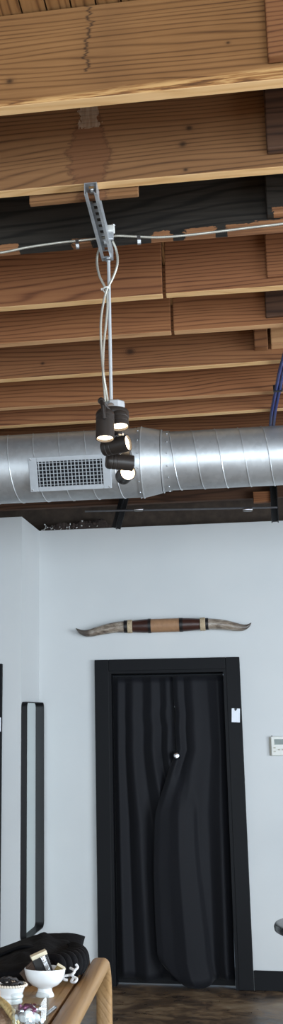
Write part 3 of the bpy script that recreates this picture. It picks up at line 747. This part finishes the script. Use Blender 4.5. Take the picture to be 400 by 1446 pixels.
bm = BM(); tube(bm, [(DX0 + .018, YW + .078, zc - .012), (DX1 - .018, YW + .078, zc - .012)], .006, 12)
tag(obj('curtain_rod', bm, 'blackmetal', None, smooth=True), 'black tension rod across the top of the doorway holding the curtains', 'curtain rod')

# card on the casing, plate on the far left door
def card(label, x0, y0_, x1, y1_, Y, tilt, name='hang_tag'):
    a = atY(x0, y0_, Y); b = atY(x1, y1_, Y); w = b.x - a.x; h = a.z - b.z
    t = thing(name, label, 'tag', ((a.x + b.x) / 2, Y, (a.z + b.z) / 2), (0, tilt, 0))
    bm = BM(); box(bm, -w / 2, w / 2, -.0015, 0, -h / 2, h / 2); obj('card', bm, 'white', t, bevel=.001)
    bm = BM(); lathe(bm, [(0, .003), (.006, .002), (.006, 0)], 12, axis_mat(Vector((-.002, -.0015, h / 2 - .010)), (0, -1, 0))); box(bm, -.010, .008, -.003, -.0015, h / 2 - .008, h / 2 + .001); obj('pin', bm, 'ink', t)
    return t
card('small white card pinned to the right side of the black door casing', 327, 1000.5, 339.5, 1020, YW - .031, .05)
card('white card at the left edge of the photo on the far left door casing', -12, 1013.5, 1.2, 1033, 7.177, 0)

# thermostat
a = atY(382.5, 1040, YW - .02); b = atY(382.5, 1067, YW - .02)
w = .135; h = a.z - b.z
th_ = thing('thermostat', 'off white wall thermostat with a grey display right of the doorway', 'thermostat', (a.x + w / 2, YW, (a.z + b.z) / 2))
bm = BM(); box(bm, -w / 2 - .010, w / 2 + .008, -.010, 0, -h / 2 - .000, h / 2 - .004); obj('backplate', bm, 'plastic_side', th_, bevel=.003)
bm = BM(); box(bm, -w / 2, w / 2, -.026, -.010, -h / 2, h / 2); obj('housing', bm, 'plastic', th_, bevel=.005)
bm = BM(); box(bm, -w / 2 + .022, w / 2 - .035, -.0275, -.0255, .008, h / 2 - .018); obj('display', bm, 'lcd', th_)
for k, (dx, dz) in enumerate(((-w / 2 + .022, -.012), (-w / 2 + .022, -.036), (-w / 2 + .050, -.024), (-w / 2 + .075, -.024), (-w / 2 + .1, -.024))):
    bm = BM(); box(bm, dx - .007, dx + .007, -.0285, -.0255, dz - .004, dz + .004); obj('button', bm, 'plastic_side', th_, bevel=.001)
bm = BM(); tube(bm, [(-w / 2 + .008, -.02, h / 2), (-w / 2 + .008, -.02, h / 2 + .006)], .004, 8); obj('sensor', bm, 'ink', th_)

# ------------------------------------------------------------------ round table at the right edge
rt = thing('round_table', 'black round pedestal table cut off by the right edge of the photo', 'table', (.076 + .60, 4.18, 0))
bm = BM(); lathe(bm, [(0, .750), (.585, .750), (.596, .747), (.600, .738), (.598, .726), (.585, .720), (0, .720)], 96); obj('tabletop', bm, 'tabletop', rt, smooth=True)
bm = BM(); lathe(bm, [(0, .720), (.12, .720), (.12, .712), (.035, .70), (.035, .05), (.06, .035), (0, .035)], 32); obj('pedestal', bm, 'blackmetal', rt, smooth=True)
bm = BM(); lathe(bm, [(0, .04), (.10, .036), (.30, .014), (.32, .0), (0, 0)], 48); obj('base', bm, 'blackmetal', rt, smooth=True)

# ------------------------------------------------------------------ oak console table
TZ = .75
XR = -.393; XL = -1.62; Y0, Y1 = 1.55, 3.32
tb_ = thing('console_table', 'oak table with rounded bent side rails at the lower left', 'table', ((XL + XR) / 2, (Y0 + Y1) / 2, 0))
TL = tb_.location
def bent(xc, wx, hz):
    # rail with its far and near legs as one bent piece, rounded section
    R = .105; path = []
    path.append((Y1 - hz / 2, 0)); path.append((Y1 - hz / 2, TZ - hz / 2 - R))
    for k in range(1, 13):
        t = k / 12 * PI / 2; path.append((Y1 - hz / 2 - R + R * math.cos(t), TZ - hz / 2 - R + R * math.sin(t)))
    for k in range(0, 13):
        t = k / 12 * PI / 2; path.append((Y0 + hz / 2 + R - R * math.sin(t), TZ - hz / 2 - R + R * math.cos(t)))
    path.append((Y0 + hz / 2, 0))
    bm = BM(); rings = []; n = len(path)
    sec = []
    rr = .015
    for cx, cz, a0 in ((wx / 2 - rr, hz / 2 - rr, 0), (-wx / 2 + rr, hz / 2 - rr, 90), (-wx / 2 + rr, -hz / 2 + rr, 180), (wx / 2 - rr, -hz / 2 + rr, 270)):
        for k in range(5):
            t = math.radians(a0 + k * 22.5); sec.append((cx + rr * math.cos(t), cz + rr * math.sin(t)))
    for i, (y, z) in enumerate(path):
        tp = 1 - .08 * min(1, max(0, (TZ - .03 - z) / .09)); sgn = 1 if xc > TL.x else -1
        y2, z2 = path[min(i + 1, n - 1)]; y1_, z1_ = path[max(i - 1, 0)]; d = Vector((y2 - y1_, z2 - z1_)).normalized(); nrm = Vector((d.y, -d.x))
        rings.append([bm.verts.new((xc + sx * tp + sgn * wx * (1 - tp) / 2 - TL.x, y + nrm.x * sz - TL.y, z + nrm.y * sz)) for sx, sz in sec])
    k = len(sec)
    for A, B in zip(rings[:-1], rings[1:]):
        for q in range(k): bm.faces.new([A[q], A[(q + 1) % k], B[(q + 1) % k], B[q]])
    bm.faces.new(rings[0]); bm.faces.new(rings[-1]); return bm
WR = .048
obj('side_frame', bent(XR - WR / 2, WR, .038), 'oak', tb_, smooth=True, angle=60)
obj('side_frame', bent(XL + WR / 2, WR, .038), 'oak', tb_, smooth=True, angle=60)
bm = BM(); box(bm, XL + WR - TL.x, XR - WR - .002 - TL.x, Y0 + .10 - TL.y, Y1 - .13 - TL.y, TZ - .028, TZ - .004); obj('top_panel', bm, 'oak', tb_, bevel=.002)
bm = BM(); box(bm, XL + WR - TL.x, XR - WR - TL.x, Y1 - .19 - TL.y, Y1 - .17 - TL.y, TZ - .085, TZ - .028); obj('apron', bm, 'oak', tb_)
bm = BM(); box(bm, XL + WR - TL.x, XR - WR - TL.x, Y0 + .13 - TL.y, Y0 + .15 - TL.y, TZ - .085, TZ - .028); obj('apron', bm, 'oak', tb_)
rz = math.radians(2.4); cv = Vector((XR - TL.x, Y1 - TL.y, 0)); cw = Vector((XR, Y1, 0))
tb_.rotation_euler = (0, 0, rz); tb_.location = cw - Matrix.Rotation(rz, 3, 'Z') @ cv
TS = TZ - .004                                   # the surface things stand on
# black bag
bm = BM(); bag_c = Vector((-.592, 2.90, TS))
bag = thing('fabric_bag', 'black fabric bag lying flat at the far end of the oak table', 'bag', bag_c)
n1, n2 = 72, 36; G = []
for j in range(n2 + 1):
    ph = PI * j / n2 - PI / 2; row = []
    for i in range(n1):
        th = 2 * PI * i / n1; ct, stn = math.cos(th), math.sin(th); cp, sp_ = math.cos(ph), math.sin(ph)
        sg = lambda v, e: math.copysign(abs(v) ** e, v)
        x = .165 * sg(cp, .5) * sg(ct, .55); y = .155 * sg(cp, .5) * sg(stn, .6); z = .032 + .032 * sg(sp_, .7)
        z *= .34 + .66 * sst(-.10, .06, x); hz = z / .064
        # sag, folds and a raised rear edge
        z *= 1 + .30 * (y / .15) * hz
        nz = mnoise.noise(Vector((x * 9, y * 9, z * 4))) * .016 + mnoise.noise(Vector((x * 24, y * 24, 3))) * .007 + .003 * math.sin(x * 95 + y * 22)
        z += nz * hz; x += .007 * mnoise.noise(Vector((x * 14, y * 14, z * 30))); y += .007 * mnoise.noise(Vector((x * 14, z * 30, 5)))
        row.append(bm.verts.new((x, y, max(0, z))))
    G.append(row)
for j in range(n2):
    for i in range(n1):
        q = [G[j][i], G[j][(i + 1) % n1], G[j + 1][(i + 1) % n1], G[j + 1][i]]; bm.faces.new(q)
bmesh.ops.remove_doubles(bm, verts=bm.verts, dist=1e-5)
obj('body', bm, 'bagcloth', bag, smooth=True, angle=180)
# flap with a pointed corner, gathered side and white ties
bm = BM(); fl = bmesh.ops.create_grid(bm, x_segments=30, y_segments=14, size=.5)
for v in bm.verts:
    u, w = v.co.x + .5, v.co.y + .5
    x = -.17 + .33 * u; y = .02 + .13 * w + .012 * math.sin(u * 7)
    z = .066 + .020 * w - .006 * math.sin(u * 9 + w * 3) + (.008 * max(0, u - .8) * 5 if w > .6 else 0) - .035 * (abs(u - .45) * 2) ** 4 * (1 - w * .75)
    z = .012 + (z - .012) * (.30 + .70 * sst(.20, .68, u)) - .010 * max(0, u - .6) / .4
    v.co = (x, y, z)
o = obj('flap', bm, 'bagcloth', bag, smooth=True, angle=180); s = o.modifiers.new('thickness', 'SOLIDIFY'); s.thickness = .006
bm = BM()
for k in range(11):
    t = k / 10; x = .125 + .035 * math.sin(t * PI); y = -.13 + .26 * t
    tube(bm, spline([(x - .02, y, .062), (x + .012, y - .012, .056), (x + .022, y - .02, .036), (x + .018, y - .03, .012)], 6), [.005 + .008 * math.sin(PI * q / 18) for q in range(19)], 10)
obj('gathered_side', bm, 'bagcloth', bag, smooth=True, angle=180)
bm = BM()
for pts in ([(.150, -.135, .046), (.166, -.150, .040), (.160, -.158, .030), (.146, -.152, .026), (.128, -.160, .024)], [(.160, -.155, .024), (.176, -.165, .018), (.170, -.172, .009), (.158, -.166, .010), (.163, -.158, .018)], [(.166, -.150, .040), (.176, -.146, .050), (.170, -.140, .058)], [(.128, -.160, .024), (.134, -.166, .016), (.146, -.164, .013)]):
    tube(bm, spline(pts, 8), .0045, 8)
tc_ = Vector((.155, -.155, .030))
for v in bm.verts: v.co = tc_ + (v.co - tc_) * .72 + Vector((.014, .002, -.004))
tag(obj('ties', bm, 'pearl', bag, smooth=True), 'white ties')

# footed bowl
bw = thing('footed_bowl', 'white footed bowl holding small boxes on the oak table', 'bowl', (-.459, 2.60, TS))
bsc = .94
pr = [(0, 0), (.0215, 0), (.0225, .002), (.0205, .006), (.0172, .012), (.0165, .017), (.020, .0195), (.032, .0245), (.042, .034), (.0470, .046), (.0490, .0575), (.0482, .059), (.0470, .0575), (.045, .046), (.040, .0355), (.031, .027), (.016, .0222), (0, .0218)]
pr = [(r * bsc, z) for r, z in pr]
bm = BM(); lathe(bm, pr, 48); obj('bowl', bm, 'ceramic', bw, smooth=True, angle=60)
def carton(name, label, m, m2, size, p, rot, cat='box'):
    t = thing(name, label, cat, p, rot)
    a, b, c = size
    bm = BM(); box(bm, -a / 2, a / 2, -b / 2, b / 2, 0, c * .86); obj('body', bm, m, t, bevel=.001)
    bm = BM(); box(bm, -a / 2 - .0006, a / 2 + .0006, -b / 2 - .0006, b / 2 + .0006, c * .86, c); obj('lid', bm, m2, t, bevel=.001)
    return t
bl = Vector((-.459, 2.60, TS))
carton('small_box', 'black box with a cream end, tallest in the footed bowl', 'cartonblack', 'cream', (.036, .014, .064), bl + Vector((.004, .012, .032)), (.15, -.38, .35))
carton('small_box', 'silver sided slim box leaning at the right in the footed bowl', 'silver', 'silver', (.010, .016, .058), bl + Vector((.017, .004, .033)), (.1, -.42, .2))
carton('small_box', 'brown flat box leaning at the left rim of the footed bowl', 'matchbrown', 'matchbrown', (.038, .012, .036), bl + Vector((-.020, -.004, .034)), (-.5, -.75, .1))
carton('small_box', 'olive box lying low at the right in the footed bowl', 'olive', 'cream', (.018, .013, .040), bl + Vector((.020, -.014, .032)), (-.45, .45, -.2))
bm = BM(); v = [bm.verts.new(p) for p in ((-.010, 0, 0), (.010, 0, 0), (.001, 0, .020), (-.010, .003, 0), (.010, .003, 0), (.001, .003, .020))]
for f in ((0, 1, 2), (5, 4, 3), (0, 3, 4, 1), (1, 4, 5, 2), (2, 5, 3, 0)): bm.faces.new([v[i] for i in f])
tag(obj('foil_packet', bm, 'silver', None, bl + Vector((-.002, -.026, .040)), (-.5, 0, 0), bevel=.001), 'small silver foil triangle at the front of the footed bowl', 'packet')

# beaded dish with dark bands
dc = Vector((-.519, 2.505, TS))
ds = thing('beaded_dish', 'white dish with a beaded rim at the left of the footed bowl', 'dish', dc)
bm = BM(); lathe(bm, [(0, 0), (.026, 0), (.028, .003), (.0265, .010), (.029, .012), (.0295, .016), (.0275, .018), (.031, .028), (.035, .036), (.0345, .038), (.0325, .036), (.028, .026), (.020, .020), (0, .0185)], 48); obj('body', bm, 'ceramic', ds, smooth=True, angle=60)
bm = BM()
for k in range(38):
    a = 2 * PI * k / 38; bmesh.ops.create_uvsphere(bm, u_segments=10, v_segments=8, radius=.0031, matrix=Matrix.Translation((.0358 * math.cos(a), .0358 * math.sin(a), .0368)))
obj('beaded_rim', bm, 'bisque', ds, smooth=True)
bands = ['dark band lying flat at the front in the beaded dish', 'dark band lying tilted at the left in the beaded dish', 'dark band lying at the right in the beaded dish', 'dark band on top at the back of the beaded dish']
for k, (x, y, z, rx, ry, r) in enumerate(((0, -.006, .030, .15, .1, .019), (-.012, .002, .036, .5, -.3, .016), (.012, .004, .035, -.2, .45, .015), (-.002, .010, .042, .55, .1, .017))):
    bm = BM(); tube(bm, [(r * math.cos(2 * PI * q / 28), r * math.sin(2 * PI * q / 28), .0015 * math.sin(q * 1.7)) for q in range(29)], .0034, 8, False)
    tag(obj('elastic_band', bm, 'darkband', None, dc + Vector((x, y, z)), (rx, ry, k), smooth=True), bands[k], 'band', 'dark bands in the beaded dish')

# glass tumbler with wrapped trinkets
gp = atZ(42.5, 1412, TS + .088); gc = Vector((gp.x, gp.y, TS))
gl = thing('glass_tumbler', 'clear glass tumbler filled with shiny wrapped pieces at the table front', 'glass', gc)
bm = BM(); lathe(bm, [(0, 0), (.029, 0), (.0305, .002), (.0338, .095), (.0330, .0958), (.0322, .095), (.0292, .010), (.0275, .008), (0, .007)], 48); obj('tumbler', bm, 'glass', gl, smooth=True, angle=60)
spots = [(-.012, -.008, .060, 'pearl', 'white wrapped piece at the left front in the glass tumbler'), (.012, -.010, .062, 'pearl', 'white wrapped piece at the right front in the glass tumbler'), (-.006, .006, .074, 'purple', 'plum foil piece on top at the left in the glass tumbler'), (.006, .002, .072, 'purple', 'plum foil piece on top in the middle of the glass tumbler'), (-.014, .010, .070, 'silver', 'silver foil piece at the left back in the glass tumbler'), (.014, .010, .072, 'silver', 'silver foil piece at the right back in the glass tumbler'), (0, -.016, .068, 'pearl', 'white wrapped piece at the very front in the glass tumbler'), (.002, .0, .046, 'silver', 'silver foil piece lower down in the glass tumbler'), (-.010, .004, .030, 'pearl', 'white wrapped piece near the bottom of the glass tumbler'), (.010, .0, .022, 'purple', 'plum foil piece near the bottom of the glass tumbler')]
for k, (x, y, z, mt, lb) in enumerate(spots):
    bm = BM(); L = .011
    P = [(-L * 1.5, 0, 0), (-L * 1.15, 0, 0), (-L * .95, 0, 0), (-L * .6, 0, 0), (0, 0, 0), (L * .6, 0, 0), (L * .95, 0, 0), (L * 1.15, 0, 0), (L * 1.5, 0, 0)]
    tube(bm, P, [.0055, .0035, .0018, .0065, .0078, .0065, .0018, .0035, .0055], 14)
    for v in bm.verts: v.co += Vector((0, mnoise.noise(v.co * 260), mnoise.noise(v.co * 240 + Vector((3, 1, k))))) * .0016
    tag(obj('wrapped_sweet', bm, mt, None, gc + Vector((x * .8, y * .8, z)), (random.uniform(-.4, .4), random.uniform(-.6, .6), random.uniform(0, 6)), smooth=True, angle=75), lb, 'wrapped sweet', 'wrapped pieces in the glass')
# silver pen lying on the table, right of the tumbler
p = atZ(67, 1432, TS + .005); q = atZ(78, 1423, TS + .005)
bm = BM(); d = (q - p); tube(bm, [p - d * 1.2, p - d * .2, p + d * .8, q, q + d * .04], [.0036, .0042, .0042, .0042, .002], 12)
tag(obj('metal_pen', bm, 'silver', None, smooth=True), 'silver pen lying on the oak table beside the glass tumbler', 'pen')
# gold cord, felt pouch and candle in the corner
p = atZ(4, 1440, TS + .03); pc_ = Vector((p.x - .012, p.y - .05, TS))
bm = BM(); bmesh.ops.create_icosphere(bm, subdivisions=5, radius=1)
for v in bm.verts:
    n_ = mnoise.noise(v.co * 3) * .12 + mnoise.noise(v.co * 14) * .06 + mnoise.noise(v.co * 40) * .03
    c = v.co * (1 + n_); v.co = Vector((c.x * .050, c.y * .055, max(0, .030 + c.z * .030)))
tag(obj('felt_pouch', bm, 'fur', None, pc_, smooth=True, angle=180), 'tan fuzzy pouch in the bottom left corner of the photo', 'pouch')
bm = BM(); gpts = resample(spline([atZ(-6, 1410, TS + .055), atZ(4, 1417, TS + .060), atZ(12, 1425, TS + .058), atZ(18, 1433, TS + .052), atZ(22, 1441, TS + .044), atZ(20, 1452, TS + .03)], 24), .0011)
tube(bm, gpts, [.0058 + .0022 * abs(math.sin(i * .42)) for i in range(len(gpts))], 10)
tag(obj('gold_cord', bm, 'gold', None, smooth=True, angle=180), 'pale gold ribbed cord lying across the tan pouch', 'cord')
p = atZ(-5, 1410, TS + .06)
bm = BM(); lathe(bm, [(0, 0), (.013, 0), (.0135, .004), (.009, .075), (.007, .082), (0, .083)], 24); cdl = obj('candle_stub', bm, 'beige', None, (p.x - .005, p.y + .012, TS), smooth=True)
tag(cdl, 'beige tapered candle stub at the left edge beside the beaded dish', 'candle')
bm = BM(); tube(bm, [(0, 0, .082), (.001, 0, .088), (.003, 0, .093)], .001, 6); obj('wick', bm, 'ink', cdl)

# ------------------------------------------------------------------ light: the shopfront daylight behind the camera and the spot heads
wd = bpy.data.worlds.new('world'); SC.world = wd; wd.use_nodes = True
bg = wd.node_tree.nodes['Background']; bg.inputs[0].default_value = (.62, .80, 1.0, 1); bg.inputs[1].default_value = .35
def area(name, loc_, rot, sx, sy, power, rgb):
    l = bpy.data.lights.new(name, 'AREA'); l.shape = 'RECTANGLE'; l.size = sx; l.size_y = sy; l.energy = power; l.color = rgb
    o = bpy.data.objects.new(name, l); COL.objects.link(o); o.location = loc_; o.rotation_euler = rot; return o
area('shopfront_daylight', (1.2, RY0 + .1, 1.25), (math.radians(92), 0, 0), 6.0, 2.3, 410, (.77, .895, 1.0))
area('side_window_daylight', (RX1 - .1, 3.2, 1.5), (math.radians(90), 0, math.radians(90)), 4.0, 2.0, 330, (.78, .885, .985))
sl = bpy.data.lights.new('fill_sun', 'SUN'); sl.energy = 9; sl.angle = math.radians(.6); sl.color = (1, .95, .86)  # unseen sun, added so the floor bounces light onto the joist undersides
so = bpy.data.objects.new('fill_sun', sl); COL.objects.link(so); so.rotation_euler = Vector((-.12, .72, -1)).to_track_quat('-Z', 'Y').to_euler()
for k, (p, d, e) in enumerate(LIGHTS):
    l = bpy.data.lights.new('spot_lamp', 'SPOT'); l.energy = e; l.spot_size = math.radians(70); l.spot_blend = .6; l.color = (1, .82, .58); l.shadow_soft_size = .02
    o = bpy.data.objects.new('spot_lamp', l); COL.objects.link(o); o.location = p + d * .004
    o.rotation_euler = d.to_track_quat('-Z', 'Y').to_euler()
